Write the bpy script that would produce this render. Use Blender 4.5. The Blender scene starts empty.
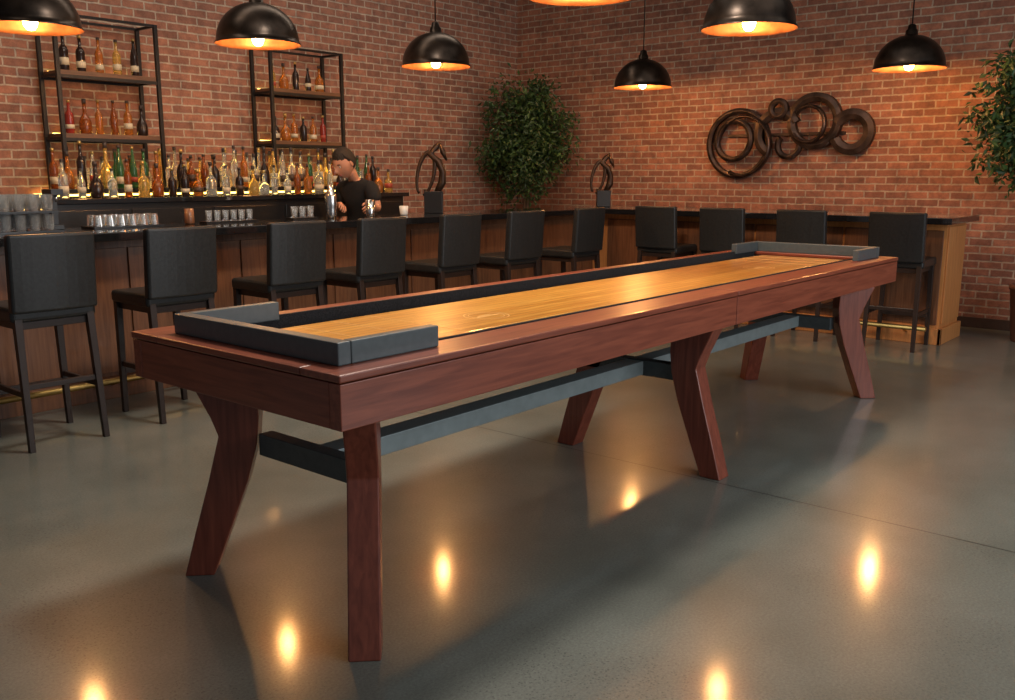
import bpy, bmesh, math, random
from mathutils import Vector, Matrix
random.seed(7)
sc = bpy.context.scene
COL = sc.collection
R = math.radians
sc.view_settings.view_transform = 'Standard'

# ---------------------------------------------------------------- materials
def newmat(name):
    m = bpy.data.materials.new(name); m.use_nodes = True
    nt = m.node_tree
    return m, nt, nt.nodes, nt.links, nt.nodes['Principled BSDF']

def mat(name, col, rough=0.5, metal=0.0, var=0.12, scale=30.0, coat=0.0, trans=0.0, emit=None, es=0.0, bump=0.0, ior=1.45, sheen=0.0):
    m, nt, N, L, P = newmat(name)
    P.inputs['Roughness'].default_value = rough
    P.inputs['Metallic'].default_value = metal
    P.inputs['Coat Weight'].default_value = coat
    P.inputs['Coat Roughness'].default_value = 0.08
    P.inputs['Transmission Weight'].default_value = trans
    P.inputs['IOR'].default_value = ior
    if emit:
        P.inputs['Emission Color'].default_value = (*emit, 1)
        P.inputs['Emission Strength'].default_value = es
    tc = N.new('ShaderNodeTexCoord'); no = N.new('ShaderNodeTexNoise')
    no.inputs['Scale'].default_value = scale; no.inputs['Detail'].default_value = 4
    L.new(tc.outputs['Object'], no.inputs['Vector'])
    cr = N.new('ShaderNodeValToRGB')
    cr.color_ramp.elements[0].position = 0.3; cr.color_ramp.elements[1].position = 0.7
    cr.color_ramp.elements[0].color = (*[c*(1-var) for c in col], 1)
    cr.color_ramp.elements[1].color = (*[min(1, c*(1+var)) for c in col], 1)
    L.new(no.outputs['Fac'], cr.inputs['Fac']); L.new(cr.outputs['Color'], P.inputs['Base Color'])
    if bump:
        b = N.new('ShaderNodeBump'); b.inputs['Strength'].default_value = bump; b.inputs['Distance'].default_value = 0.004
        L.new(no.outputs['Fac'], b.inputs['Height']); L.new(b.outputs['Normal'], P.inputs['Normal'])
    return m

def woodmat(name, c1, c2, axis='X', rough=0.3, coat=0.3, scale=6.0):
    m, nt, N, L, P = newmat(name)
    tc = N.new('ShaderNodeTexCoord'); mp = N.new('ShaderNodeMapping')
    s = {'X': (0.6, 9, 9), 'Y': (9, 0.6, 9), 'Z': (9, 9, 0.6)}[axis]
    mp.inputs['Scale'].default_value = s
    L.new(tc.outputs['Object'], mp.inputs['Vector'])
    no = N.new('ShaderNodeTexNoise'); no.inputs['Scale'].default_value = scale; no.inputs['Detail'].default_value = 8; no.inputs['Distortion'].default_value = 0.6
    L.new(mp.outputs['Vector'], no.inputs['Vector'])
    cr = N.new('ShaderNodeValToRGB')
    cr.color_ramp.elements[0].position = 0.3; cr.color_ramp.elements[1].position = 0.72
    cr.color_ramp.elements[0].color = (*c1, 1); cr.color_ramp.elements[1].color = (*c2, 1)
    L.new(no.outputs['Fac'], cr.inputs['Fac']); L.new(cr.outputs['Color'], P.inputs['Base Color'])
    P.inputs['Roughness'].default_value = rough; P.inputs['Coat Weight'].default_value = coat
    P.inputs['Coat Roughness'].default_value = 0.12
    return m

def brickmat(name, horiz, c1, c2, mortar):
    m, nt, N, L, P = newmat(name)
    tc = N.new('ShaderNodeTexCoord'); sp = N.new('ShaderNodeSeparateXYZ'); cb = N.new('ShaderNodeCombineXYZ')
    L.new(tc.outputs['Object'], sp.inputs[0])
    L.new(sp.outputs[horiz], cb.inputs['X']); L.new(sp.outputs['Z'], cb.inputs['Y'])
    no0 = N.new('ShaderNodeTexNoise'); no0.inputs['Scale'].default_value = 14; L.new(tc.outputs['Object'], no0.inputs['Vector'])
    sb = N.new('ShaderNodeVectorMath'); sb.operation = 'MULTIPLY_ADD'
    sb.inputs[1].default_value = (0.016, 0.014, 0); L.new(no0.outputs['Color'], sb.inputs[0]); L.new(cb.outputs[0], sb.inputs[2])
    br = N.new('ShaderNodeTexBrick'); br.inputs['Scale'].default_value = 1
    br.inputs['Brick Width'].default_value = 0.205; br.inputs['Row Height'].default_value = 0.072
    br.inputs['Mortar Size'].default_value = 0.0085; br.inputs['Mortar Smooth'].default_value = 0.3
    br.inputs['Bias'].default_value = -0.1
    br.inputs['Color1'].default_value = (*c1, 1); br.inputs['Color2'].default_value = (*c2, 1); br.inputs['Mortar'].default_value = (*mortar, 1)
    L.new(sb.outputs[0], br.inputs['Vector'])
    no = N.new('ShaderNodeTexNoise'); no.inputs['Scale'].default_value = 8.0; no.inputs['Detail'].default_value = 10; no.inputs['Roughness'].default_value = 0.8
    L.new(tc.outputs['Object'], no.inputs['Vector'])
    cr = N.new('ShaderNodeValToRGB'); cr.color_ramp.elements[0].position = 0.34; cr.color_ramp.elements[1].position = 0.66
    cr.color_ramp.elements[0].color = (0.5, 0.5, 0.52, 1); cr.color_ramp.elements[1].color = (1.35, 1.3, 1.25, 1)
    L.new(no.outputs['Fac'], cr.inputs['Fac'])
    mx = N.new('ShaderNodeMix'); mx.data_type = 'RGBA'; mx.blend_type = 'MULTIPLY'; mx.inputs['Factor'].default_value = 0.9
    L.new(br.outputs['Color'], mx.inputs['A']); L.new(cr.outputs['Color'], mx.inputs['B'])
    L.new(mx.outputs['Result'], P.inputs['Base Color'])
    P.inputs['Roughness'].default_value = 0.85
    iv = N.new('ShaderNodeMath'); iv.operation = 'MULTIPLY_ADD'; iv.inputs[1].default_value = -1.0; iv.inputs[2].default_value = 1
    L.new(br.outputs['Fac'], iv.inputs[0])
    no2 = N.new('ShaderNodeTexNoise'); no2.inputs['Scale'].default_value = 60; L.new(tc.outputs['Object'], no2.inputs['Vector'])
    ad = N.new('ShaderNodeMath'); ad.operation = 'MULTIPLY_ADD'; ad.inputs[1].default_value = 0.4
    L.new(no2.outputs['Fac'], ad.inputs[0]); L.new(iv.outputs[0], ad.inputs[2])
    b = N.new('ShaderNodeBump'); b.inputs['Strength'].default_value = 0.9; b.inputs['Distance'].default_value = 0.012
    L.new(ad.outputs[0], b.inputs['Height']); L.new(b.outputs['Normal'], P.inputs['Normal'])
    return m

def floormat():
    m, nt, N, L, P = newmat('polished_concrete')
    tc = N.new('ShaderNodeTexCoord')
    n1 = N.new('ShaderNodeTexNoise'); n1.inputs['Scale'].default_value = 1.0; n1.inputs['Detail'].default_value = 8; n1.inputs['Roughness'].default_value = 0.6
    n2 = N.new('ShaderNodeTexNoise'); n2.inputs['Scale'].default_value = 110; n2.inputs['Detail'].default_value = 3; n2.inputs['Roughness'].default_value = 0.7
    vo = N.new('ShaderNodeTexVoronoi'); vo.inputs['Scale'].default_value = 75
    for n in (n1, n2, vo): L.new(tc.outputs['Object'], n.inputs['Vector'])
    c1 = N.new('ShaderNodeValToRGB'); c1.color_ramp.elements[0].position = 0.3; c1.color_ramp.elements[1].position = 0.7
    c1.color_ramp.elements[0].color = (0.092, 0.102, 0.090, 1); c1.color_ramp.elements[1].color = (0.185, 0.198, 0.176, 1)
    L.new(n1.outputs['Fac'], c1.inputs['Fac'])
    c2 = N.new('ShaderNodeValToRGB'); c2.color_ramp.elements[0].position = 0.33; c2.color_ramp.elements[1].position = 0.67
    c2.color_ramp.elements[0].color = (0.72, 0.72, 0.72, 1); c2.color_ramp.elements[1].color = (1.22, 1.22, 1.22, 1)
    L.new(n2.outputs['Fac'], c2.inputs['Fac'])
    mx = N.new('ShaderNodeMix'); mx.data_type = 'RGBA'; mx.blend_type = 'MULTIPLY'; mx.inputs['Factor'].default_value = 0.9
    L.new(c1.outputs['Color'], mx.inputs['A']); L.new(c2.outputs['Color'], mx.inputs['B'])
    n3 = N.new('ShaderNodeTexNoise'); n3.inputs['Scale'].default_value = 1.1; n3.inputs['Detail'].default_value = 1; L.new(tc.outputs['Object'], n3.inputs['Vector'])
    g3 = N.new('ShaderNodeMapRange'); g3.inputs['From Min'].default_value = 0.44; g3.inputs['From Max'].default_value = 0.64
    g3.inputs['To Min'].default_value = 0.02; g3.inputs['To Max'].default_value = 0.26; L.new(n3.outputs['Fac'], g3.inputs['Value'])
    lt = N.new('ShaderNodeMath'); lt.operation = 'LESS_THAN'; L.new(vo.outputs['Distance'], lt.inputs[0]); L.new(g3.outputs[0], lt.inputs[1])
    sp = N.new('ShaderNodeSeparateXYZ'); L.new(tc.outputs['Object'], sp.inputs[0])
    def joint(out, pos):
        a = N.new('ShaderNodeMath'); a.operation = 'SUBTRACT'; a.inputs[1].default_value = pos; L.new(sp.outputs[out], a.inputs[0])
        b = N.new('ShaderNodeMath'); b.operation = 'ABSOLUTE'; L.new(a.outputs[0], b.inputs[0])
        c = N.new('ShaderNodeMath'); c.operation = 'LESS_THAN'; c.inputs[1].default_value = 0.004; L.new(b.outputs[0], c.inputs[0])
        return c
    j1 = joint('X', 3.84); j2 = joint('X', 8.0)
    mxj = N.new('ShaderNodeMath'); mxj.operation = 'MAXIMUM'; L.new(j1.outputs[0], mxj.inputs[0]); L.new(j2.outputs[0], mxj.inputs[1])
    hf = N.new('ShaderNodeMath'); hf.operation = 'MULTIPLY'; hf.inputs[1].default_value = 0.5; L.new(lt.outputs[0], hf.inputs[0])
    mk = N.new('ShaderNodeMath'); mk.operation = 'MAXIMUM'; L.new(hf.outputs[0], mk.inputs[0]); L.new(mxj.outputs[0], mk.inputs[1])
    m2 = N.new('ShaderNodeMix'); m2.data_type = 'RGBA'; L.new(mk.outputs[0], m2.inputs['Factor'])
    L.new(mx.outputs['Result'], m2.inputs['A']); m2.inputs['B'].default_value = (0.03, 0.03, 0.028, 1)
    L.new(m2.outputs['Result'], P.inputs['Base Color'])
    P.inputs['Roughness'].default_value = 0.34
    P.inputs['Coat Weight'].default_value = 0.55; P.inputs['Coat Roughness'].default_value = 0.11
    b = N.new('ShaderNodeBump'); b.inputs['Strength'].default_value = 0.14; b.inputs['Distance'].default_value = 0.002
    L.new(n2.outputs['Fac'], b.inputs['Height']); L.new(b.outputs['Normal'], P.inputs['Normal'])
    return m

def playmat():
    m, nt, N, L, P = newmat('maple_playfield')
    tc = N.new('ShaderNodeTexCoord')
    br = N.new('ShaderNodeTexBrick'); br.inputs['Scale'].default_value = 1
    br.inputs['Brick Width'].default_value = 1.7; br.inputs['Row Height'].default_value = 0.042
    br.inputs['Mortar Size'].default_value = 0.0014
    br.inputs['Color1'].default_value = (0.88, 0.45, 0.085, 1); br.inputs['Color2'].default_value = (0.66, 0.28, 0.038, 1); br.inputs['Mortar'].default_value = (0.25, 0.08, 0.01, 1)
    L.new(tc.outputs['Object'], br.inputs['Vector'])
    mp = N.new('ShaderNodeMapping'); mp.inputs['Scale'].default_value = (1, 14, 14); L.new(tc.outputs['Object'], mp.inputs['Vector'])
    no = N.new('ShaderNodeTexNoise'); no.inputs['Scale'].default_value = 5; no.inputs['Detail'].default_value = 8; L.new(mp.outputs[0], no.inputs['Vector'])
    cr = N.new('ShaderNodeValToRGB'); cr.color_ramp.elements[0].position = 0.3; cr.color_ramp.elements[1].position = 0.7
    cr.color_ramp.elements[0].color = (0.7, 0.62, 0.55, 1); cr.color_ramp.elements[1].color = (1.1, 1.1, 1.1, 1)
    L.new(no.outputs['Fac'], cr.inputs['Fac'])
    mx = N.new('ShaderNodeMix'); mx.data_type = 'RGBA'; mx.blend_type = 'MULTIPLY'; mx.inputs['Factor'].default_value = 0.85
    L.new(br.outputs['Color'], mx.inputs['A']); L.new(cr.outputs['Color'], mx.inputs['B']); L.new(mx.outputs['Result'], P.inputs['Base Color'])
    P.inputs['Roughness'].default_value = 0.3; P.inputs['Coat Weight'].default_value = 0.6; P.inputs['Coat Roughness'].default_value = 0.1
    return m

M_floor = floormat()
M_brL = brickmat('brick_left', 'X', (0.34, 0.155, 0.105), (0.20, 0.095, 0.07), (0.42, 0.35, 0.285))
M_brR = brickmat('brick_right', 'Y', (0.32, 0.135, 0.085), (0.175, 0.074, 0.052), (0.37, 0.295, 0.23))
M_ceil = mat('ceiling_dark', (0.04, 0.036, 0.032), 0.9)
MC1, MC2 = (0.155, 0.031, 0.015), (0.29, 0.071, 0.035)
M_mahX = woodmat('mahogany_long', MC1, MC2, 'X', 0.36, 0.2)
M_mahY = woodmat('mahogany_cross', MC1, MC2, 'Y', 0.36, 0.2)
M_mahZ = woodmat('mahogany_leg', (0.135, 0.027, 0.014), (0.25, 0.060, 0.032), 'Z', 0.36, 0.2)
M_play = playmat()
M_slate = mat('slate_rail', (0.070, 0.088, 0.094), 0.42, 0.0, 0.1, 40, coat=0.15)
M_steel = mat('grey_steel', (0.19, 0.225, 0.23), 0.42, 0.25, 0.1, 15)
M_dsteel = mat('dark_steel', (0.07, 0.08, 0.083), 0.4, 0.3)
M_carpet = mat('black_carpet', (0.018, 0.018, 0.02), 0.95, var=0.6, scale=200, bump=0.6)
M_line = mat('field_marking', (0.80, 0.52, 0.22), 0.35)
M_leather = mat('black_leather', (0.017, 0.018, 0.019), 0.34, var=0.25, scale=60, bump=0.15)
M_stoolleg = mat('espresso_leg', (0.028, 0.018, 0.015), 0.35, 0.1)
M_bartop = mat('black_granite', (0.01, 0.01, 0.011), 0.07, 0, 0.5, 150, coat=0.6)
M_barwood = woodmat('bar_walnut', (0.11, 0.043, 0.02), (0.22, 0.092, 0.042), 'Z', 0.4, 0.15)
M_barwood2 = woodmat('bar_oak', (0.50, 0.19, 0.055), (0.68, 0.29, 0.095), 'Z', 0.4, 0.15)
M_black = mat('black_cabinet', (0.012, 0.012, 0.013), 0.3)
M_brass = mat('brass', (0.55, 0.36, 0.12), 0.42, 1.0)
M_iron = mat('black_iron', (0.02, 0.02, 0.022), 0.45, 0.6)
M_shelf = woodmat('shelf_wood', (0.08, 0.035, 0.018), (0.15, 0.07, 0.035), 'X', 0.5, 0.0)
M_led = mat('led_strip', (1, 0.7, 0.2), 0.5, emit=(1.0, 0.60, 0.13), es=8)
M_shade = mat('gunmetal_shade', (0.035, 0.026, 0.021), 0.32, 0.8, 0.6, 8)
M_shadein = mat('copper_inside', (0.22, 0.085, 0.035), 0.45, 0.5, 0.4, 12)
M_bulb = mat('bulb_glow', (1, 0.6, 0.25), 0.5, emit=(1.0, 0.5, 0.16), es=60)
M_bronze = mat('dark_bronze', (0.045, 0.028, 0.02), 0.4, 0.7, 0.4, 12)
M_rust = mat('rusted_iron', (0.045, 0.030, 0.026), 0.42, 0.7, 0.6, 10)
M_silver = mat('polished_steel', (0.65, 0.65, 0.65), 0.2, 1.0)
M_glass = mat('clear_glass', (0.9, 0.92, 0.92), 0.05, trans=0.9, var=0.02)
M_white = mat('white_ceramic', (0.6, 0.6, 0.58), 0.4)
M_leaf = mat('ficus_leaf', (0.020, 0.050, 0.015), 0.5, var=0.5, scale=8)
M_leaf2 = mat('ficus_leaf_light', (0.045, 0.09, 0.022), 0.5, var=0.4, scale=8)
M_bark = mat('bark', (0.09, 0.055, 0.035), 0.8)
M_pot = mat('terracotta_pot', (0.11, 0.045, 0.03), 0.6)
M_soil = mat('soil', (0.02, 0.013, 0.01), 0.95)
M_skin = mat('skin', (0.45, 0.22, 0.14), 0.5, var=0.05)
M_hair = mat('dark_hair', (0.014, 0.009, 0.006), 0.75, var=0.6, scale=120, bump=0.5)
M_shirt = mat('black_tshirt', (0.008, 0.008, 0.009), 0.9, var=0.2, bump=0.1)
M_pants = mat('dark_trousers', (0.014, 0.015, 0.02), 0.85)
M_lip = mat('lip', (0.3, 0.1, 0.08), 0.5)
M_eye = mat('eye_white', (0.6, 0.6, 0.6), 0.2)
M_iris = mat('iris', (0.03, 0.02, 0.01), 0.2)
M_base = mat('dark_baseboard', (0.05, 0.03, 0.022), 0.5)

# ---------------------------------------------------------------- mesh helpers
def empty(name, loc=(0, 0, 0), rz=0):
    e = bpy.data.objects.new(name, None); COL.objects.link(e)
    e.location = loc; e.rotation_euler = (0, 0, rz); e.empty_display_size = 0.1
    return e

def obj(name, verts, faces, mats, parent=None, smooth=False, fm=None):
    me = bpy.data.meshes.new(name); me.from_pydata([tuple(v) for v in verts], [], faces)
    if not isinstance(mats, (list, tuple)): mats = [mats]
    for m in mats: me.materials.append(m)
    if fm:
        for p, i in zip(me.polygons, fm): p.material_index = i
    if smooth:
        for p in me.polygons: p.use_smooth = True
    me.validate(); me.update()
    o = bpy.data.objects.new(name, me); COL.objects.link(o)
    if parent: o.parent = parent
    return o

def bevel(o, w=0.004, seg=2):
    b = o.modifiers.new('bevel', 'BEVEL'); b.width = w; b.segments = seg; b.limit_method = 'ANGLE'
    return o

def boxd(x0, x1, y0, y1, z0, z1):
    v = [(x, y, z) for x in (x0, x1) for y in (y0, y1) for z in (z0, z1)]
    f = [(0, 1, 3, 2), (4, 6, 7, 5), (0, 4, 5, 1), (2, 3, 7, 6), (0, 2, 6, 4), (1, 5, 7, 3)]
    return v, f

def box(name, x0, x1, y0, y1, z0, z1, m, parent=None, bw=0.003, seg=2):
    v, f = boxd(x0, x1, y0, y1, z0, z1)
    o = obj(name, v, f, m, parent)
    if bw: bevel(o, bw, seg)
    return o

class Acc:
    def __init__(s): s.v = []; s.f = []; s.m = []
    def add(s, v, f, mi=0):
        k = len(s.v); s.v += [tuple(p) for p in v]; s.f += [tuple(i+k for i in q) for q in f]; s.m += [mi]*len(f)

def lathed(prof, seg=16, c=(0, 0, 0)):
    v = []; f = []
    for r, z in prof:
        for i in range(seg):
            a = 2*math.pi*i/seg
            v.append((c[0]+r*math.cos(a), c[1]+r*math.sin(a), c[2]+z))
    n = len(prof)
    for j in range(n-1):
        for i in range(seg):
            i2 = (i+1) % seg
            f.append((j*seg+i, j*seg+i2, (j+1)*seg+i2, (j+1)*seg+i))
    if prof[0][0] > 1e-5: f.append(tuple(reversed(range(seg))))
    if prof[-1][0] > 1e-5: f.append(tuple((n-1)*seg+i for i in range(seg)))
    return v, f

def lathe(name, prof, m, parent=None, seg=24, c=(0, 0, 0), caps=True):
    v, f = lathed(prof, seg, c)
    if not caps: f = [q for q in f if len(q) == 4]
    return obj(name, v, f, m, parent, smooth=True)

def tubed(pts, rad, seg=8, flat=1.0, up=None):
    pts = [Vector(p) for p in pts]; n = len(pts)
    if not isinstance(rad, (list, tuple)): rad = [rad]*n
    t0 = (pts[1]-pts[0]).normalized()
    u = Vector(up) if up else (Vector((0, 0, 1)) if abs(t0.z) < 0.9 else Vector((1, 0, 0)))
    v = []; f = []
    for i, p in enumerate(pts):
        t = (pts[min(i+1, n-1)]-pts[max(i-1, 0)]).normalized()
        if up: u = Vector(up)
        b = t.cross(u)
        if b.length < 1e-4: b = t.cross(Vector((0, 1, 0.01)))
        b.normalize(); uu = b.cross(t).normalized(); 
        if not up: u = uu
        for k in range(seg):
            a = 2*math.pi*k/seg
            v.append(p+b*math.cos(a)*rad[i]+uu*math.sin(a)*rad[i]*flat)
    for i in range(n-1):
        for k in range(seg):
            k2 = (k+1) % seg
            f.append((i*seg+k, i*seg+k2, (i+1)*seg+k2, (i+1)*seg+k))
    f.append(tuple(reversed(range(seg)))); f.append(tuple((n-1)*seg+k for k in range(seg)))
    return v, f

def tube(name, pts, rad, m, parent=None, seg=10, flat=1.0, up=None):
    v, f = tubed(pts, rad, seg, flat, up)
    return obj(name, v, f, m, parent, smooth=True)

def prism(name, poly, d, origin, th, m, parent=None, bw=0.004):
    d = Vector((d[0], d[1], 0)).normalized(); n = Vector((-d.y, d.x, 0)); o = Vector(origin)
    k = len(poly); v = []
    for sgn in (-.5, .5):
        for s, z in poly: v.append(o+d*s+n*(sgn*th)+Vector((0, 0, z)))
    f = [tuple(reversed(range(k))), tuple(range(k, 2*k))]
    for i in range(k):
        j = (i+1) % k; f.append((i, j, j+k, i+k))
    me = obj(name, v, f, m, parent)
    bm = bmesh.new(); bm.from_mesh(me.data); bmesh.ops.recalc_face_normals(bm, faces=bm.faces); bm.to_mesh(me.data); bm.free()
    if bw: bevel(me, bw, 2)
    return me

# ---------------------------------------------------------------- room
WX, WY, CZ = 9.57, 7.86, 4.3
box('floor', -2.5, WX+.15, -2.5, WY+.15, -.1, 0, M_floor, bw=0)
box('wall_left', -2.5, WX, WY, WY+.15, 0, CZ, M_brL, bw=0)
box('wall_right', WX, WX+.15, -2.5, WY+.15, 0, CZ, M_brR, bw=0)
box('ceiling', -2.5, WX+.15, -2.5, WY+.15, CZ, CZ+.1, M_ceil, bw=0)
box('baseboard_right', WX-.02, WX, -2.5, 7.8, 0, .1, M_base)

# ---------------------------------------------------------------- shuffleboard table
T = empty('shuffleboard_table')
X0, X1, Y0, Y1, ZT, ZB = 1.60, 6.47, 1.955, 3.10, .90, .735
XM = 4.06
CI0, CI1 = 2.13, 2.93
box('apron_side_1', X0, XM-.003, Y0, Y0+.05, ZB, ZT-.028, M_mahX, T)
box('apron_side_2', XM+.003, X1, Y0, Y0+.05, ZB, ZT-.028, M_mahX, T)
box('apron_side_3', X0, XM-.003, Y1-.05, Y1, ZB, ZT-.028, M_mahX, T)
box('apron_side_4', XM+.003, X1, Y1-.05, Y1, ZB, ZT-.028, M_mahX, T)
box('apron_end_1', X0+.001, X0+.05, Y0+.051, Y1-.051, ZB, ZT-.028, M_mahY, T)
box('apron_end_2', X1-.05, X1-.001, Y0+.051, Y1-.051, ZB, ZT-.028, M_mahY, T)
e = .004
for nm, a in (('cap_1', (X0-e, XM-.003, Y0-e, CI0)), ('cap_2', (XM+.003, X1+e, Y0-e, CI0)),
              ('cap_3', (X0-e, XM-.003, CI1, Y1+e)), ('cap_4', (XM+.003, X1+e, CI1, Y1+e))):
    box(nm, *a, ZT-.024, ZT, M_mahX, T, .005)
box('cap_end_1', X0-e, 1.80, CI0+.001, CI1-.001, ZT-.024, ZT, M_mahY, T, .005)
box('cap_end_2', 6.30, X1+e, CI0+.001, CI1-.001, ZT-.024, ZT, M_mahY, T, .005)
box('cradle_floor', 1.70, 6.41, Y0+.05, Y1-.05, .755, .79, M_carpet, T, 0)
box('gutter_wall_1', 1.80, 6.30, CI0+.001, CI0+.012, .79, ZT+.004, M_carpet, T, 0)
box('gutter_wall_2', 1.80, 6.30, CI1-.012, CI1-.001, .79, ZT+.018, M_carpet, T, 0)
box('gutter_wall_3', 1.78, 1.80, CI0, CI1, .79, ZT-.026, M_carpet, T, 0)
box('gutter_wall_4', 6.30, 6.32, CI0, CI1, .79, ZT-.026, M_carpet, T, 0)
box('playfield', 1.93, 6.17, 2.215, 2.80, .80, .888, M_play, T, .003)
zf = .8885
acc = Acc()
for xx in (2.08, 2.25, 2.43, 6.02, 5.85, 5.67):
    acc.add(*boxd(xx-.002, xx+.002, 2.22, 2.795, zf-.001, zf+.0004))
for cx in (2.75, 5.3):
    n = 24
    for (ra, rb) in ((.095, .091), (.075, .0725)):
        v = []; f = []
        for i in range(n):
            a = 2*math.pi*i/n
            v += [(cx+ra*math.cos(a), 2.42+ra*math.sin(a), zf+.0003), (cx+rb*math.cos(a), 2.42+rb*math.sin(a), zf+.0003)]
        for i in range(n):
            j = (i+1) % n; f.append((2*i, 2*j, 2*j+1, 2*i+1))
        acc.add(v, f)
    acc.add(*boxd(cx-.065, cx+.065, 2.41, 2.415, zf-.001, zf+.0003)); acc.add(*boxd(cx-.04, cx+.04, 2.43, 2.434, zf-.001, zf+.0003))
obj('field_markings', acc.v, acc.f, M_line, T)
def urail(n, xe, s, wl):
    a, b = 2.05, 2.945
    h = ZT+.070
    xs = sorted((xe, xe+s*.05)); box('rail_end_%d' % n, *xs, a, b, ZT, h, M_slate, T, .004)
    xw = sorted((xe+s*.051, xe+s*wl))
    box('rail_wing_%da' % n, *xw, a, a+.04, ZT, h, M_slate, T, .004)
    box('rail_wing_%db' % n, *xw, b-.04, b, ZT, h, M_slate, T, .004)
urail(1, 1.675, 1, .42); urail(2, 6.38, -1, .40)

legp = [(0, 0), (-.045, .16), (-.105, .36), (-.150, .53), (-.125, .60), (-.06, ZB+.004), (-.29, ZB+.004), (-.295, .60), (-.285, .50), (-.245, .36), (-.18, .19), (-.105, 0)]
q = .7071
legs = [((1.66, 1.958), (-q, -q)), ((1.67, 2.955), (-q, q)), ((3.915, 1.91), (0, -1)), ((3.93, 2.90), (0, 1)),
        ((6.08, 1.93), (q, -q)), ((6.10, 2.84), (q, q))]
for i, (p, d) in enumerate(legs):
    prism('leg_%d' % (i+1), legp, d, (p[0], p[1], 0), .10, M_mahZ, T, .005)
for i, xx in enumerate((1.875, 3.91, 5.86)):
    box('cross_stretcher_%d' % (i+1), xx-.03, xx+.03, 2.15, 2.72, .455, .535, M_dsteel, T, .003)
box('long_stretcher_1', 1.906, 3.879, 2.36, 2.46, .46, .53, M_steel, T, .003)
box('long_stretcher_2', 3.941, 5.829, 2.36, 2.46, .46, .53, M_steel, T, .003)

# ---------------------------------------------------------------- bar counter
B = empty('bar_counter')
zb0, zb1 = 1.045, 1.10
box('countertop_main', -.6, 9.02, 5.53, 6.20, zb0, zb1, M_bartop, B, .006)
box('countertop_return', 8.12, 9.02, 2.05, 5.529, zb0, zb1, M_bartop, B, .006)
box('body_main', -.5, 8.95, 5.78, 6.12, 0, zb0, M_barwood, B, 0)
box('body_return', 8.36, 8.95, 2.14, 5.779, 0, zb0, M_barwood2, B, 0)
x = -.45; k = 1
while x < 8.2:
    box('front_panel_%d' % k, x, min(x+.84, 8.3), 5.765, 5.779, .17, zb0-.06, M_barwood, B, .003); x += .86; k += 1
box('plinth_main', -.5, 8.34, 5.75, 5.779, 0, .14, M_barwood, B, .004)
y = 2.16
while y < 5.6:
    box('return_panel_%d' % k, 8.345, 8.359, y, min(y+.84, 5.74), .17, zb0-.06, M_barwood, B, .003); y += .86; k += 1
box('plinth_return', 8.33, 8.359, 2.11, 5.75, 0, .14, M_barwood2, B, .004)
box('plinth_end', 8.33, 8.97, 2.11, 2.139, 0, .14, M_barwood2, B, .004)
box('end_panel', 8.40, 8.92, 2.125, 2.139, .18, zb0-.03, M_barwood2, B, .003)
tube('foot_rail', [(-.5, 5.60, .15), (8.1, 5.60, .15)], .02, M_brass, B)
tube('foot_rail_return', [(8.2, 5.60, .15), (8.2, 2.2, .15)], .02, M_brass, B)
for i in range(9):
    tube('rail_bracket_%d' % i, [(-.2+i, 5.60, .15), (-.2+i, 5.75, .10)], .012, M_brass, B)
for i in range(4):
    tube('return_bracket_%d' % i, [(8.2, 2.4+i, .15), (8.33, 2.4+i, .10)], .012, M_brass, B)

K = empty('back_bar_cabinet')
box('cabinet_body', 2.2, 6.75, 7.10, 7.84, 0, 1.23, M_black, K)
box('cabinet_top', 2.15, 6.8, 7.06, 7.85, 1.23, 1.27, M_bartop, K)
for i in range(6):
    box('cabinet_door_%d' % i, 2.24+i*.75, 2.96+i*.75, 7.085, 7.099, .1, 1.18, M_black, K)
box('bottle_riser', 3.2, 6.7, 7.33, 7.46, 1.27, 1.34, M_black, K)
box('led_back', 3.3, 6.6, 7.82, 7.84, 1.275, 1.30, M_led, K, 0)
box('led_riser', 3.3, 6.6, 7.462, 7.475, 1.275, 1.335, M_led, K, 0)
box('led_riser_front', 3.25, 6.65, 7.322, 7.329, 1.285, 1.30, M_led, K, 0)

def shelfunit(x0, x1, zt):
    S = empty('liquor_shelf_unit')
    ya, yb = 7.50, 7.80
    for i, (px, py) in enumerate(((x0, ya), (x1, ya), (x0, yb), (x1, yb))):
        box('post_%d' % (i+1), px-.016, px+.016, py-.016, py+.016, 1.271, zt, M_iron, S)
    for j, z in enumerate((1.78, 2.27)):
        box('shelf_%d' % j, x0+.017, x1-.017, ya+.002, yb-.002, z-.04, z, M_shelf, S)
        box('led_%d' % j, x0+.05, x1-.05, yb-.010, yb-.003, z+.001, z+.010, M_led, S, 0)
        for yy in (ya, yb): box('rail_%d' % j, x0, x1, yy-.010, yy+.010, z-.062, z-.035, M_iron, S, 0)
        for xx in (x0, x1): box('side_rail_%d' % j, xx-.01, xx+.01, ya, yb, z-.05, z-.03, M_iron, S, 0)
    for yy in (ya, yb): box('top_rail', x0, x1, yy-.01, yy+.01, zt-.02, zt, M_iron, S, 0)
    for xx in (x0, x1): box('top_side', xx-.01, xx+.01, ya, yb, zt-.02, zt, M_iron, S, 0)
    return S
shelfunit(3.43, 4.28, 2.70); shelfunit(5.44, 6.30, 2.66)

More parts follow.
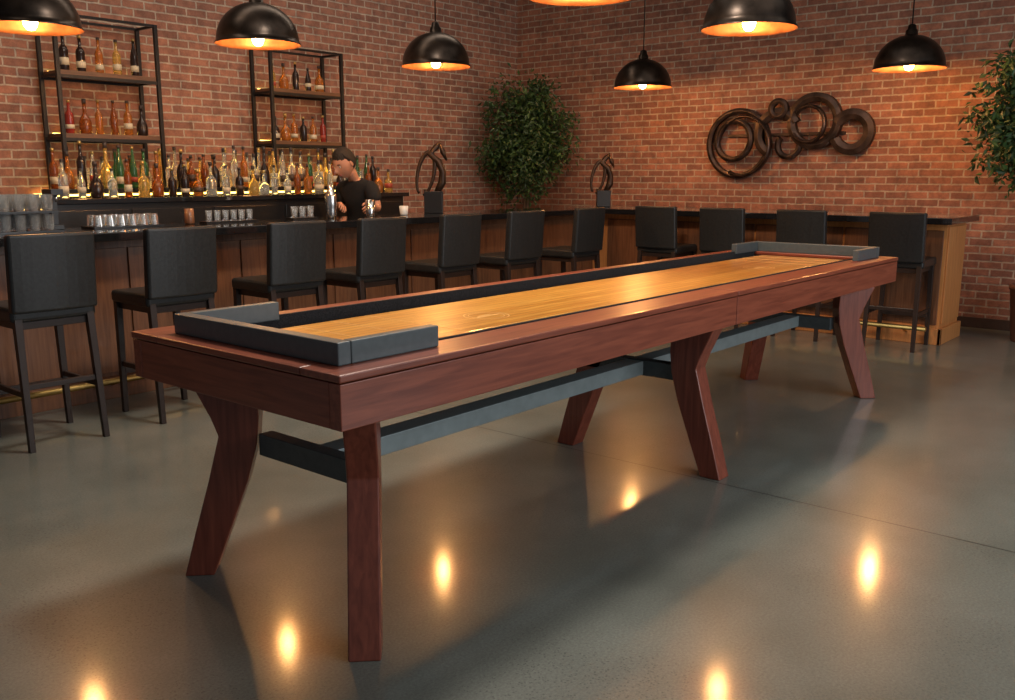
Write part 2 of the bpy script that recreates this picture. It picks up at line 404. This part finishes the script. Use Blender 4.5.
BM = [mat('b_amber', (0.55, 0.20, 0.035), 0.12, trans=0.65), mat('b_clear', (0.82, 0.86, 0.82), 0.05, trans=0.85),
      mat('b_green', (0.05, 0.16, 0.06), 0.12, trans=0.5), mat('b_dark', (0.02, 0.012, 0.01), 0.12),
      mat('b_gold', (0.8, 0.55, 0.16), 0.1, trans=0.75), mat('b_label', (0.5, 0.45, 0.34), 0.6),
      mat('b_red', (0.28, 0.03, 0.02), 0.15, trans=0.3), mat('b_cap', (0.04, 0.03, 0.03), 0.4), mat('b_cap2', (0.5, 0.36, 0.14), 0.35, 0.8),
      mat('b_whiskey', (0.30, 0.08, 0.015), 0.12, trans=0.5), mat('b_label_dark', (0.05, 0.03, 0.02), 0.5), mat('b_label_red', (0.3, 0.05, 0.03), 0.5)]
def bottle(acc, x, y, z, h, kind, mi, fat=1):
    s = fat
    if kind == 0: p = [(.034, 0), (.037, .008), (.037, .50*h), (.0365, .56*h), (.030, .62*h), (.018, .67*h), (.0135, .71*h), (.013, .93*h)]
    elif kind == 1: p = [(.044, 0), (.048, .008), (.048, .40*h), (.046, .47*h), (.036, .54*h), (.020, .60*h), (.0145, .65*h), (.014, .90*h)]
    elif kind == 2: p = [(.045, 0), (.052, .012), (.056, .18*h), (.054, .34*h), (.040, .47*h), (.022, .55*h), (.017, .60*h), (.016, .88*h)]
    else: p = [(.030, 0), (.033, .008), (.034, .42*h), (.033, .52*h), (.026, .62*h), (.018, .72*h), (.0125, .80*h), (.012, .94*h)]
    p = [(a*s, b) for a, b in p]
    acc.add(*lathed(p, 12, (x, y, z)), mi)
    r = p[2][0]+.0012
    if kind != 2 and random.random() < .7:
        lo = random.uniform(.10, .2); acc.add(*lathed([(r, lo*h), (r, (lo+random.uniform(.12, .2))*h)], 12, (x, y, z)), random.choice((5, 5, 5, 10, 11)))
    acc.add(*lathed([(p[-1][0]+.003, p[-1][1]-.002), (p[-1][0]+.003, h)], 8, (x, y, z)), random.choice((7, 7, 8)))
MI = (0, 1, 2, 3, 4, 6, 9)
def bottles(name, x0, x1, y, z, step, hr=(.22, .32), wts=(4, 3, 2, 2, 3, 1, 3)):
    acc = Acc(); x = x0
    while x < x1:
        mi = random.choices(MI, wts)[0]
        bottle(acc, x, y+random.uniform(-.01, .01), z, random.uniform(*hr), random.choice((0, 0, 1, 1, 2, 3)), mi, random.uniform(.8, 1))
        x += step*random.uniform(.95, 1.2)
    return obj(name, acc.v, acc.f, BM, smooth=True, fm=acc.m)
bottles('liquor_bottles', 3.54, 4.22, 7.62, 2.27, .14, (.24, .33), (2, 1, 0, 3, 2, 0, 4))
bottles('liquor_bottles', 3.54, 4.22, 7.62, 1.78, .12, (.22, .31), (3, 1, 0, 3, 2, 1, 5))
bottles('liquor_bottles', 5.54, 6.22, 7.62, 2.27, .13, (.22, .30), (3, 1, 0, 4, 2, 0, 4))
bottles('liquor_bottles', 5.54, 6.22, 7.62, 1.78, .105, (.2, .27), (4, 2, 0, 2, 2, 1, 4))
W3 = (2, 8, 2, 2, 4, .5, 2)
bottles('liquor_bottles', 3.26, 6.7, 7.20, 1.271, .12, (.22, .32), W3)
bottles('liquor_bottles', 3.28, 6.7, 7.395, 1.341, .10, (.28, .38), W3)
bottles('liquor_bottles', 3.50, 6.25, 7.62, 1.271, .12, (.3, .44), (2, 8, 1, 1, 4, 0, 1))

def glassset(name, xs, ys, z, inv=False, h=.12, r=.035, layers=1, racks=True):
    acc = Acc()
    for l in range(layers):
        zz = z+l*(h+.02)
        if racks: acc.add(*boxd(xs[0]-.05, xs[-1]+.05, ys[0]-.05, ys[-1]+.05, zz, zz+.012), 1); zz += .012
        for x in xs:
            for y in ys:
                p = [(r*.75, 0), (r*.8, .003), (r, h), (r*.92, h), (r*.7, .012), (0.0001, .010)]
                if inv: p = [(a, h-b) for a, b in p]
                acc.add(*lathed(p, 12, (x, y, zz)), 0)
    return obj(name, acc.v, acc.f, [M_glass, M_black], smooth=False, fm=acc.m)
zt = 1.101
glassset('tumbler_glasses', [2.20+.085*i for i in range(5)], [5.86, 5.95, 6.04], zt, h=.10, layers=2)
glassset('tumbler_glasses', [2.92+.08*i for i in range(6)], [6.0, 6.09], zt, True, .075, .03)
glassset('shot_glasses', [3.78+.07*i for i in range(6)], [6.05], zt, False, .08, .026)
glassset('tumbler_glasses', [4.55+.08*i for i in range(3)], [6.05], zt, False, .09, .03)
lathe('wooden_cup', [(.03, 0), (.035, .01), (.033, .11), (.028, .11), (.025, .02), (0.0001, .02)], M_barwood, c=(3.62, 6.05, zt))
lathe('cocktail_shaker', [(.036, 0), (.042, .02), (.048, .17), (.045, .19), (.03, .225), (.022, .235), (.022, .265), (.0001, .27)], M_silver, c=(4.87, 5.98, zt))
lathe('mixing_tin', [(.034, 0), (.036, .005), (.045, .14), (.042, .14), (.033, .01), (.0001, .01)], M_silver, c=(5.33, 6.02, zt))
lathe('ceramic_cup', [(.03, 0), (.035, .01), (.04, .08), (.035, .08), (.03, .015), (.0001, .015)], M_white, c=(5.66, 5.95, zt))
DP = empty('drink_dispenser', (2.68, 6.10, zt))
box('base', -.045, .045, -.04, .04, 0, .03, M_black, DP); box('column', -.022, .022, -.022, .022, .03, .22, M_black, DP); box('head', -.04, .04, -.08, .03, .22, .26, M_black, DP)
tube('spout', [(0, -.06, .22), (0, -.06, .18)], .01, M_silver, DP)

# ---------------------------------------------------------------- bar stools
def stool(x, y, rz=0):
    S = empty('bar_stool', (x, y, 0), rz)
    w = .225
    o = box('seat', -w, w, 0.0, .44, .69, .765, M_leather, S, .022, 4)
    n = 8; v = []; f = []
    for i in range(n+1):
        xx = -w+2*w*i/n; bow = -.025*(1-(xx/w)**2)
        for (yy, zz) in ((-.015, .74), (.045, .74), (.012, 1.15), (-.045, 1.15)):
            v.append((xx, yy+bow*0.8-.01, zz))
    for i in range(n):
        a = i*4; b = a+4
        for j in range(4): f.append((a+j, a+(j+1) % 4, b+(j+1) % 4, b+j))
    f.append((3, 2, 1, 0)); f.append((n*4, n*4+1, n*4+2, n*4+3))
    o = obj('backrest', v, f, M_leather, S); bm = bmesh.new(); bm.from_mesh(o.data); bmesh.ops.recalc_face_normals(bm, faces=bm.faces); bm.to_mesh(o.data); bm.free()
    bevel(o, .014, 3); 
    for i, (lx, ly) in enumerate(((-.19, .0), (.19, .0), (-.19, .40), (.19, .40))):
        sx = -1 if lx < 0 else 1; t = .018; ex = .012*sx; ey = -.035 if ly < .1 else .01
        v = []
        for (cx, cy, z, tt) in ((lx+ex, ly+ey, 0, .015), (lx, ly+.02, .71, .02)):
            v += [(cx-tt, cy-tt, z), (cx+tt, cy-tt, z), (cx+tt, cy+tt, z), (cx-tt, cy+tt, z)]
        f = [(3, 2, 1, 0), (4, 5, 6, 7)]+[(j, (j+1) % 4, 4+(j+1) % 4, 4+j) for j in range(4)]
        bevel(obj('leg_%d' % (i+1), v, f, M_stoolleg, S), .002)
    box('apron', -.19, .19, .02, .41, .65, .69, M_stoolleg, S, .003)
    box('footrest_front', -.19, .19, .395, .42, .24, .28, M_stoolleg, S)
    box('footrest_back', -.19, .19, -.015, .01, .33, .36, M_stoolleg, S)
    for sx in (-1, 1): box('side_rung', sx*.195-.01, sx*.195+.01, .0, .40, .29, .32, M_stoolleg, S)
for xx in (2.14, 2.89, 3.73, 4.48, 5.31, 6.13, 7.08): stool(xx, 4.96, random.uniform(-.04, .04))
for yy in (4.69, 3.98, 3.215, 2.40): stool(7.88, yy, R(-90)+random.uniform(-.04, .04))

# ---------------------------------------------------------------- pendant lamps
def pendant(x, y, z=2.38, en=30):
    P = empty('pendant_lamp', (x, y, z))
    r = .295; H = .275; out = [(r+.010, 0), (r+.010, .012)]
    prof = lambda i, rr, hh: (rr*math.cos(math.pi/2*i/14)**.95, hh*math.sin(math.pi/2*i/14))
    for i in range(0, 14):
        a, b = prof(i, r, H)
        if a > .06: out.append((a, .014+b))
    out += [(.06, .285), (.052, .29), (.05, .325), (.038, .335), (.032, .37), (.012, .38), (.0001, .382)]
    lathe('shade', out, M_shade, P, 40, caps=False)
    inn = [(.0001, .270), (.05, .270)]+[(max(.05, prof(i, r-.008, 1)[0]), .010+prof(i, 1, .262)[1]) for i in range(13, -1, -1)]+[(r+.010, 0)]
    lathe('shade_lining', inn, M_shadein, P, 40, caps=False)
    lathe('socket', [(.03, .12), (.032, .13), (.03, .27)], M_iron, P, 16)
    v, f = lathed([(.0001, -.012), (.025, -.005), (.040, .018), (.044, .045), (.033, .085), (.022, .12), (.0001, .122)], 16)
    obj('bulb', v, f, M_bulb, P, True)
    tube('cord', [(0, 0, .38), (0, 0, CZ-z)], .006, M_iron, P, 6)
    lathe('ceiling_rose', [(.06, CZ-z-.03), (.06, CZ-z-.001)], M_iron, P, 16)
    l = bpy.data.lights.new('lamp_light', 'POINT'); l.energy = en; l.color = (1, .47, .15); l.shadow_soft_size = .045
    lo = bpy.data.objects.new('lamp_light', l); COL.objects.link(lo); lo.parent = P; lo.location = (0, 0, -.055)
for p in ((2.66, 6.13, 2.35, 28), (4.13, 5.83, 2.38, 28), (5.96, 5.82, 2.38, 28), (8.50, 5.28, 2.35, 36), (8.62, 2.64, 2.36, 42), (5.77, 2.79, 2.38, 28), (4.23, 3.03, 2.40, 28)): pendant(*p)

# ---------------------------------------------------------------- wall art
A = empty('metal_ring_wall_art', (WX, 0, 0))
def ring(name, y, z, ro, ri, off, a0=0, a1=360, th=.05, tilt=0.0):
    n = 48; v = []; f = []; m = int(n*(a1-a0)/360)
    for i in range(m+1):
        a = R(a0+(a1-a0)*i/m)
        tx = tilt*math.cos(a)
        for (rr, xx) in ((ro, -off+.006), (ro*.5+ri*.5, -off-.008), (ri, -off+.006), (ri, -off+th), (ro, -off+th)):
            v.append((min(-.002, xx+tx), y+rr*math.cos(a), z+rr*math.sin(a)))
    for i in range(m):
        for j in range(5): f.append((i*5+j, i*5+(j+1) % 5, (i+1)*5+(j+1) % 5, (i+1)*5+j))
    f += [(0, 1, 2, 3, 4), (m*5+4, m*5+3, m*5+2, m*5+1, m*5)]
    return bevel(obj(name, v, f, M_rust, A), .003, 1)
ring('ring_1', 4.66, 1.79, .38, .32, .08)
ring('ring_2', 4.71, 1.83, .24, .18, .10, tilt=.02)
ring('ring_3', 4.58, 1.76, .33, .30, .13, 0, 300, tilt=.03)
ring('ring_4', 4.20, 1.88, .27, .17, .10, -60, 150, th=.06)
ring('ring_5', 3.81, 2.00, .29, .20, .10, th=.07)
ring('ring_6', 3.86, 1.97, .20, .165, .14, 40, 330, tilt=.02)
ring('ring_7', 3.41, 1.88, .23, .12, .12, 30, 340, th=.06)
ring('ring_9', 4.20, 2.14, .11, .05, .12)
ring('ring_10', 4.08, 1.76, .15, .09, .09, 180, 400)
box('mount_bar', -.035, -.0, 3.5, 4.8, 1.86, 1.89, M_rust, A)

# ---------------------------------------------------------------- bronze sculptures
def arcpts(c, rx, rz, a0, a1, n=20, tilt=0):
    out = []
    for i in range(n+1):
        a = R(a0+(a1-a0)*i/n); px, pz = rx*math.cos(a), rz*math.sin(a)
        ct, st = math.cos(tilt), math.sin(tilt)
        out.append((c[0]+px*ct-pz*st, 0, c[1]+px*st+pz*ct))
    return out
def taper(n, a, b, c): return [a+(b-a)*min(1, 2*i/n) if i < n/2 else b+(c-b)*(2*i/n-1) for i in range(n+1)]
def sculpt(x, y, z, rz, s=1.0, flip=1):
    S = empty('bronze_sculpture', (x, y, z), rz)
    box('base', -.085*s, .085*s, -.06, .06, 0, .20*s, M_black, S, .004)
    tube('loop', [(flip*a, b, c) for a, b, c in arcpts((-.07*s, .36*s), .075*s, .20*s, -80, 250, 24, R(-12))], taper(24, .012, .024, .012), M_bronze, S, 10)
    pts = [(.03, 0, .19), (.08, .01, .28), (.085, .01, .38), (.05, 0, .47), (-.03, 0, .54), (.03, 0, .60), (.07, 0, .655)]
    tube('swoosh', [(flip*a*s, b, c*s) for a, b, c in pts], [.03, .038, .032, .034, .03, .03, .006], M_bronze, S, 10)
    tube('wing', [(flip*a*s, b, c*s) for a, b, c in ((.06, 0, .64), (.09, 0, .56), (.125, 0, .48))], [.006, .026, .008], M_bronze, S, 8)
    tube('stem', [(flip*a*s, b, c*s) for a, b, c in ((-.04, 0, .19), (-.07, 0, .17), (-.08, 0, .22))], [.02, .02, .012], M_bronze, S, 8)
sculpt(6.13, 6.04, zt, R(-50), 1.0)
sculpt(8.62, 5.83, zt, R(-50), .9)

# ---------------------------------------------------------------- ficus trees
def ficus(x, y, zc, rx, rz, nl, potr=.24, poth=.42, seed=1, cx=0, cy=0):
    rnd = random.Random(seed)
    F = empty('potted_ficus_tree', (x, y, 0))
    lathe('pot', [(potr*.7, 0), (potr*.75, .01), (potr, poth*.92), (potr*1.06, poth*.93), (potr*1.06, poth), (potr*.93, poth), (potr*.9, poth-.04)], M_pot, F, 28, caps=False)
    lathe('soil', [(.0001, poth-.045), (potr*.9, poth-.04)], M_soil, F, 28, caps=False)
    acc = Acc(); C = Vector((cx, cy, 0))
    base = Vector((0, 0, poth-.06)); fork = Vector((.02, 0, zc-rz*.75))+C*.6
    acc.add(*tubed([base, (.02, .01, (base.z+fork.z)/2), fork, C+Vector((0, 0, zc))], [.035, .028, .024, .012], 8))
    acc.add(*tubed([base+Vector((.03, 0, 0)), (-.03, .03, (base.z+fork.z)/2), fork+Vector((-.05, 0, 0)), C+Vector((-.1, 0, zc))], [.02, .018, .016, .008], 8))
    tips = []
    lim = lambda p: p.x+x < WX-.03 and p.y+y < WY-.03
    while len(tips) < 240:
        a = rnd.uniform(0, 6.283); u = rnd.uniform(-1, 1); rr = rnd.uniform(.5, 1)
        sxy = math.sqrt(1-u*u)
        tip = C+Vector((rx*rr*sxy*math.cos(a), rx*rr*sxy*math.sin(a), zc+rz*rr*u))
        if not lim(tip): continue
        st = fork.lerp(C+Vector((0, 0, zc+rz*.4)), rnd.random())
        mid = st.lerp(tip, .5)+Vector((0, 0, .05))
        acc.add(*tubed([st, mid, tip], [.007, .004, .002], 5)); tips += [(mid, .5), (tip, 1), (tip.lerp(mid, .5), .8)]
    obj('trunk_and_branches', acc.v, acc.f, M_bark, F, True)
    v = []; f = []; fm = []
    n = 0
    while n < nl:
        t, _ = rnd.choice(tips)
        c = t+Vector((rnd.gauss(0, .075), rnd.gauss(0, .075), rnd.gauss(0, .08)))
        d = Vector((rnd.gauss(0, 1), rnd.gauss(0, 1), rnd.gauss(-.7, .7))).normalized()
        s = d.cross(Vector((rnd.gauss(0, 1), rnd.gauss(0, 1), rnd.gauss(0, 1)))).normalized()
        L = rnd.uniform(.05, .09); w = L*.22; k = len(v); nn = d.cross(s)*w*.4
        if not (lim(c) and lim(c+d*L) and lim(c+d*L*.4+s*w) and lim(c+d*L*.4-s*w)): continue
        p = [c, c+d*L*.4+s*w+nn, c+d*L, c+d*L*.4-s*w+nn, c+d*L*.45]
        v += p; f += [(k, k+1, k+4), (k+1, k+2, k+4), (k+4, k+2, k+3), (k, k+4, k+3)]; fm += [1 if rnd.random() < .25 else 0]*4; n += 1
    obj('foliage', v, f, [M_leaf, M_leaf2], F, fm=fm)
ficus(8.93, 7.18, 1.88, .60, .76, 9500, seed=3)
ficus(9.02, 1.58, 1.92, .55, .64, 10000, potr=.165, poth=.5, seed=5, cy=.05)

# ---------------------------------------------------------------- bartender (leaning over the bar)
PB = empty('bartender', (5.86, 6.68, 0), R(184))
def lean(p):
    x, y, z = p
    k = max(0, z-.95)
    return (x+.22*k, y+.10*k, z-.05*k)
def skinbody(name, V, E, root, m, sub=2):
    me = bpy.data.meshes.new(name+'_src'); bm = bmesh.new(); sl = bm.verts.layers.skin.verify()
    vs = []
    for i, (p, r) in enumerate(V):
        v = bm.verts.new(lean(p)); vs.append(v)
        rr = r if isinstance(r, tuple) else (r, r)
        v[sl].radius = rr; v[sl].use_root = (i == root)
    for a, b in E: bm.edges.new((vs[a], vs[b]))
    bm.to_mesh(me); bm.free()
    o = bpy.data.objects.new(name+'_src', me); COL.objects.link(o)
    s = o.modifiers.new('s', 'SKIN'); s.use_smooth_shade = True; s.branch_smoothing = .6
    d = o.modifiers.new('d', 'SUBSURF'); d.levels = sub; d.render_levels = sub
    dg = bpy.context.evaluated_depsgraph_get(); dg.update()
    me2 = bpy.data.meshes.new_from_object(o.evaluated_get(dg))
    bpy.data.objects.remove(o)
    me2.materials.clear(); me2.materials.append(m)
    for p in me2.polygons: p.use_smooth = True
    o2 = bpy.data.objects.new(name, me2); COL.objects.link(o2); o2.parent = PB
    return o2
LE, LW = (.10, .27, 1.15), (.33, .42, 1.19)
RE, RW = (.12, -.205, 1.13), (.34, .04, 1.20)
V = [((0, 0, .93), .125), ((.01, 0, 1.05), .115), ((.04, 0, 1.20), .125), ((.065, 0, 1.33), .11), ((.085, 0, 1.43), .06), ((.11, 0, 1.485), .055), ((.14, 0, 1.54), .06),
     ((.06, .175, 1.375), .06), (LE, .044), (LW, .030),
     ((.06, -.175, 1.375), .06), (RE, .044), (RW, .030),
     ((0, .10, .86), .085), ((.02, .11, .48), .058), ((-.01, .12, .10), .04), ((.03, .12, .05), .04), ((.15, .14, .035), .032),
     ((0, -.10, .86), .085), ((.02, -.11, .48), .058), ((-.01, -.12, .10), .04), ((.03, -.12, .05), .04), ((.15, -.14, .035), .032)]
E = [(0, 1), (1, 2), (2, 3), (3, 4), (4, 5), (5, 6), (3, 7), (7, 8), (8, 9), (3, 10), (10, 11), (11, 12), (0, 13), (13, 14), (14, 15), (15, 16), (16, 17), (0, 18), (18, 19), (19, 20), (20, 21), (21, 22)]
skinbody('body', V, E, 0, M_skin)
def mixp(a, b, t): return tuple(a[i]*(1-t)+b[i]*t for i in range(3))
SL = (.06, .175, 1.375); SR = (.06, -.175, 1.375)
V = [((0, 0, .90), .150), ((.01, 0, 1.05), .142), ((.04, 0, 1.20), .158), ((.065, 0, 1.33), .145), ((.082, 0, 1.422), .082),
     (SL, .088), (mixp(SL, LE, .75), .072), (SR, .088), (mixp(SR, RE, .75), .072)]
skinbody('t_shirt', V, [(0, 1), (1, 2), (2, 3), (3, 4), (3, 5), (5, 6), (3, 7), (7, 8)], 0, M_shirt)
V = [((0, 0, .92), .145), ((0, .10, .84), .105), ((.02, .11, .48), .078), ((-.01, .12, .09), .062), ((0, -.10, .84), .105), ((.02, -.11, .48), .078), ((-.01, -.12, .09), .062)]
skinbody('trousers', V, [(0, 1), (1, 2), (2, 3), (0, 4), (4, 5), (5, 6)], 0, M_pants)
for s in (1, -1):
    v, f = tubed([(-.07, s*.12, .045), (0, s*.12, .05), (.1, s*.13, .045), (.2, s*.145, .035)], [.035, .045, .045, .02], 10)
    obj('shoe_%s' % ('l' if s > 0 else 'r'), v, f, M_black, PB, True)
HD = empty('head', lean((.185, 0, 1.59))); HD.parent = PB; HD.rotation_euler = (0, R(30), R(-4)); HD.scale = (1.12, 1.12, 1.12)
def hairsd(p):
    x, y, z = p
    wob = .03*math.sin(23*y+7*x)+.02*math.sin(41*x+11*z)
    th = .62-.22*abs(y) if x > .25 else (.62-.22*abs(y))-1.7*min(.62, .25-x)
    return z-th+wob
def headfn(p):
    x, y, z = p
    X, Y, Z = x*.096, y*.076, z*.118
    if z < 0:
        t = -z; Y *= 1-.32*t*t-.08*t; X = X*(1-.10*t) + (.012*t if x > 0 else .03*t*t)
    g = lambda cx, cy, s: math.exp(-(((y-cx)**2)+((z-cy)**2))/(s*s)) if x > 0 else 0
    X += .024*g(0, -.22, .13) + .012*g(0, -.05, .12) + .006*g(0, .22, .35) - .010*(g(.38, .05, .17)+g(-.38, .05, .17)) + .008*g(0, -.52, .18) + .010*g(0, -.85, .25)
    if x < 0: X -= .008*max(0, z)
    h = max(0, min(1, hairsd(p)/.35))
    return Vector((X, Y, Z)) + Vector(p)*(.012*h*h*(3-2*h))
bm = bmesh.new(); bmesh.ops.create_icosphere(bm, subdivisions=6, radius=1)
me = bpy.data.meshes.new('face')
src = [(v.co.copy()) for v in bm.verts]
for v, p in zip(bm.verts, src): v.co = headfn(p)
for f in bm.faces: f.smooth = True
bm.to_mesh(me); bm.free(); me.materials.append(M_skin); me.materials.append(M_hair)
for p in me.polygons:
    c = sum((src[i] for i in p.vertices), Vector())/len(p.vertices)
    p.material_index = 1 if hairsd(c) > 0 else 0
ho = bpy.data.objects.new('face_and_hair', me); COL.objects.link(ho); ho.parent = HD
def ball(name, c, r, m, parent, sc3=(1, 1, 1)):
    bm = bmesh.new(); bmesh.ops.create_uvsphere(bm, u_segments=16, v_segments=10, radius=r)
    for v in bm.verts: v.co = Vector((v.co.x*sc3[0]+c[0], v.co.y*sc3[1]+c[1], v.co.z*sc3[2]+c[2]))
    for f in bm.faces: f.smooth = True
    me = bpy.data.meshes.new(name); bm.to_mesh(me); bm.free(); me.materials.append(m)
    o = bpy.data.objects.new(name, me); COL.objects.link(o); o.parent = parent; return o
for s in (1, -1):
    ball('eye', (.073, s*.029, .006), .0115, M_eye, HD); ball('iris', (.0825, s*.029, .004), .005, M_iris, HD, (.5, 1, 1))
    tube('eyebrow', [(.088, s*.014, .026), (.088, s*.028, .031), (.078, s*.044, .026)], [.003, .004, .002], M_hair, HD, 6)
    ball('ear', (-.008, s*.077, -.005), .03, M_skin, HD, (.55, .28, 1))
tube('upper_lip', [(.082, -.022, -.060), (.0945, 0, -.057), (.082, .022, -.060)], [.002, .0045, .002], M_lip, HD, 8)
tube('lower_lip', [(.082, -.019, -.065), (.094, 0, -.066), (.082, .019, -.065)], [.002, .005, .002], M_lip, HD, 8)
def hand(name, wrist, d, nrm, thumbside, curl=.5):
    H = Acc(); w = Vector(lean(wrist)); d = Vector(d).normalized(); n = Vector(nrm); n = (n-d*n.dot(d)).normalized(); s = d.cross(n).normalized()*thumbside
    v, f = tubed([w-d*.02, w+d*.01, w+d*.045, w+d*.085, w+d*.097], [.026, .030, .040, .042, .03], 12, .42, up=tuple(n))
    H.add(v, f)
    for i, (off, L) in enumerate(((.030, .072), (.010, .080), (-.010, .075), (-.030, .058))):
        p = w+d*.085+s*off; dd = d.copy(); pts = [p-d*.012, p]; 
        for k, fr in enumerate((.45, .3, .25)):
            a = curl*(.55+.35*k); dd = (dd*math.cos(a)+n*math.sin(a)).normalized(); p = p+dd*L*fr; pts.append(p)
        H.add(*tubed(pts, [.0095, .0095, .0088, .008, .0058], 8))
    p = w+d*.028+s*.034
    H.add(*tubed([p-s*.015, p+s*.012+d*.012+n*.006, p+s*.022+d*.036+n*.018, p+s*.018+d*.058+n*.032], [.013, .012, .0105, .007], 8))
    obj(name, H.v, H.f, M_skin, PB, True)
hand('hand_l', LW, (.6, .35, -.15), (.2, -.75, -.5), -1, .45)
hand('hand_r', RW, (.45, .75, -.15), (.5, -.2, -.8), 1, .55)

# ---------------------------------------------------------------- lights
def area(name, loc, target, sx, sy, power, col):
    l = bpy.data.lights.new(name, 'AREA'); l.shape = 'RECTANGLE'; l.size = sx; l.size_y = sy; l.energy = power; l.color = col
    o = bpy.data.objects.new(name, l); COL.objects.link(o); o.location = loc
    o.rotation_euler = (Vector(target)-Vector(loc)).to_track_quat('-Z', 'Y').to_euler(); return o
area('ceiling_softbox_table', (3.4, 3.15, 3.9), (3.6, 2.9, 0), .6, .6, 120, (1, .88, .74))
area('ceiling_fill', (4.5, 2.0, 4.25), (4.5, 2.0, 0), 6, 5, 65, (1, .9, .78))  # added soft fill for the whole room, no fixture behind it
area('window_daylight', (4.5, -2.4, 2.0), (5.2, 3.0, .4), 5, 2.4, 150, (.93, .97, 1))
area('bar_wall_fill', (5.0, 6.2, 4.2), (5.0, 7.5, 1.4), 6, .6, 50, (1, .80, .62))  # added fill that brightens the left brick wall and back bar
w = bpy.data.worlds.new('world'); sc.world = w; w.use_nodes = True
w.node_tree.nodes['Background'].inputs['Color'].default_value = (.9, .93, 1, 1)
w.node_tree.nodes['Background'].inputs['Strength'].default_value = .16

# ---------------------------------------------------------------- camera
cd = bpy.data.cameras.new('camera'); cam = bpy.data.objects.new('camera', cd); COL.objects.link(cam)
cd.sensor_width = 36; cd.lens = 36*910/1015; cd.clip_end = 100
cam.location = (0, 0, 1.45)
psi = R(40.0); th = math.atan(175/910)
d = Vector((math.cos(psi)*math.cos(th), math.sin(psi)*math.cos(th), -math.sin(th)))
cam.rotation_euler = d.to_track_quat('-Z', 'Y').to_euler()
sc.camera = cam
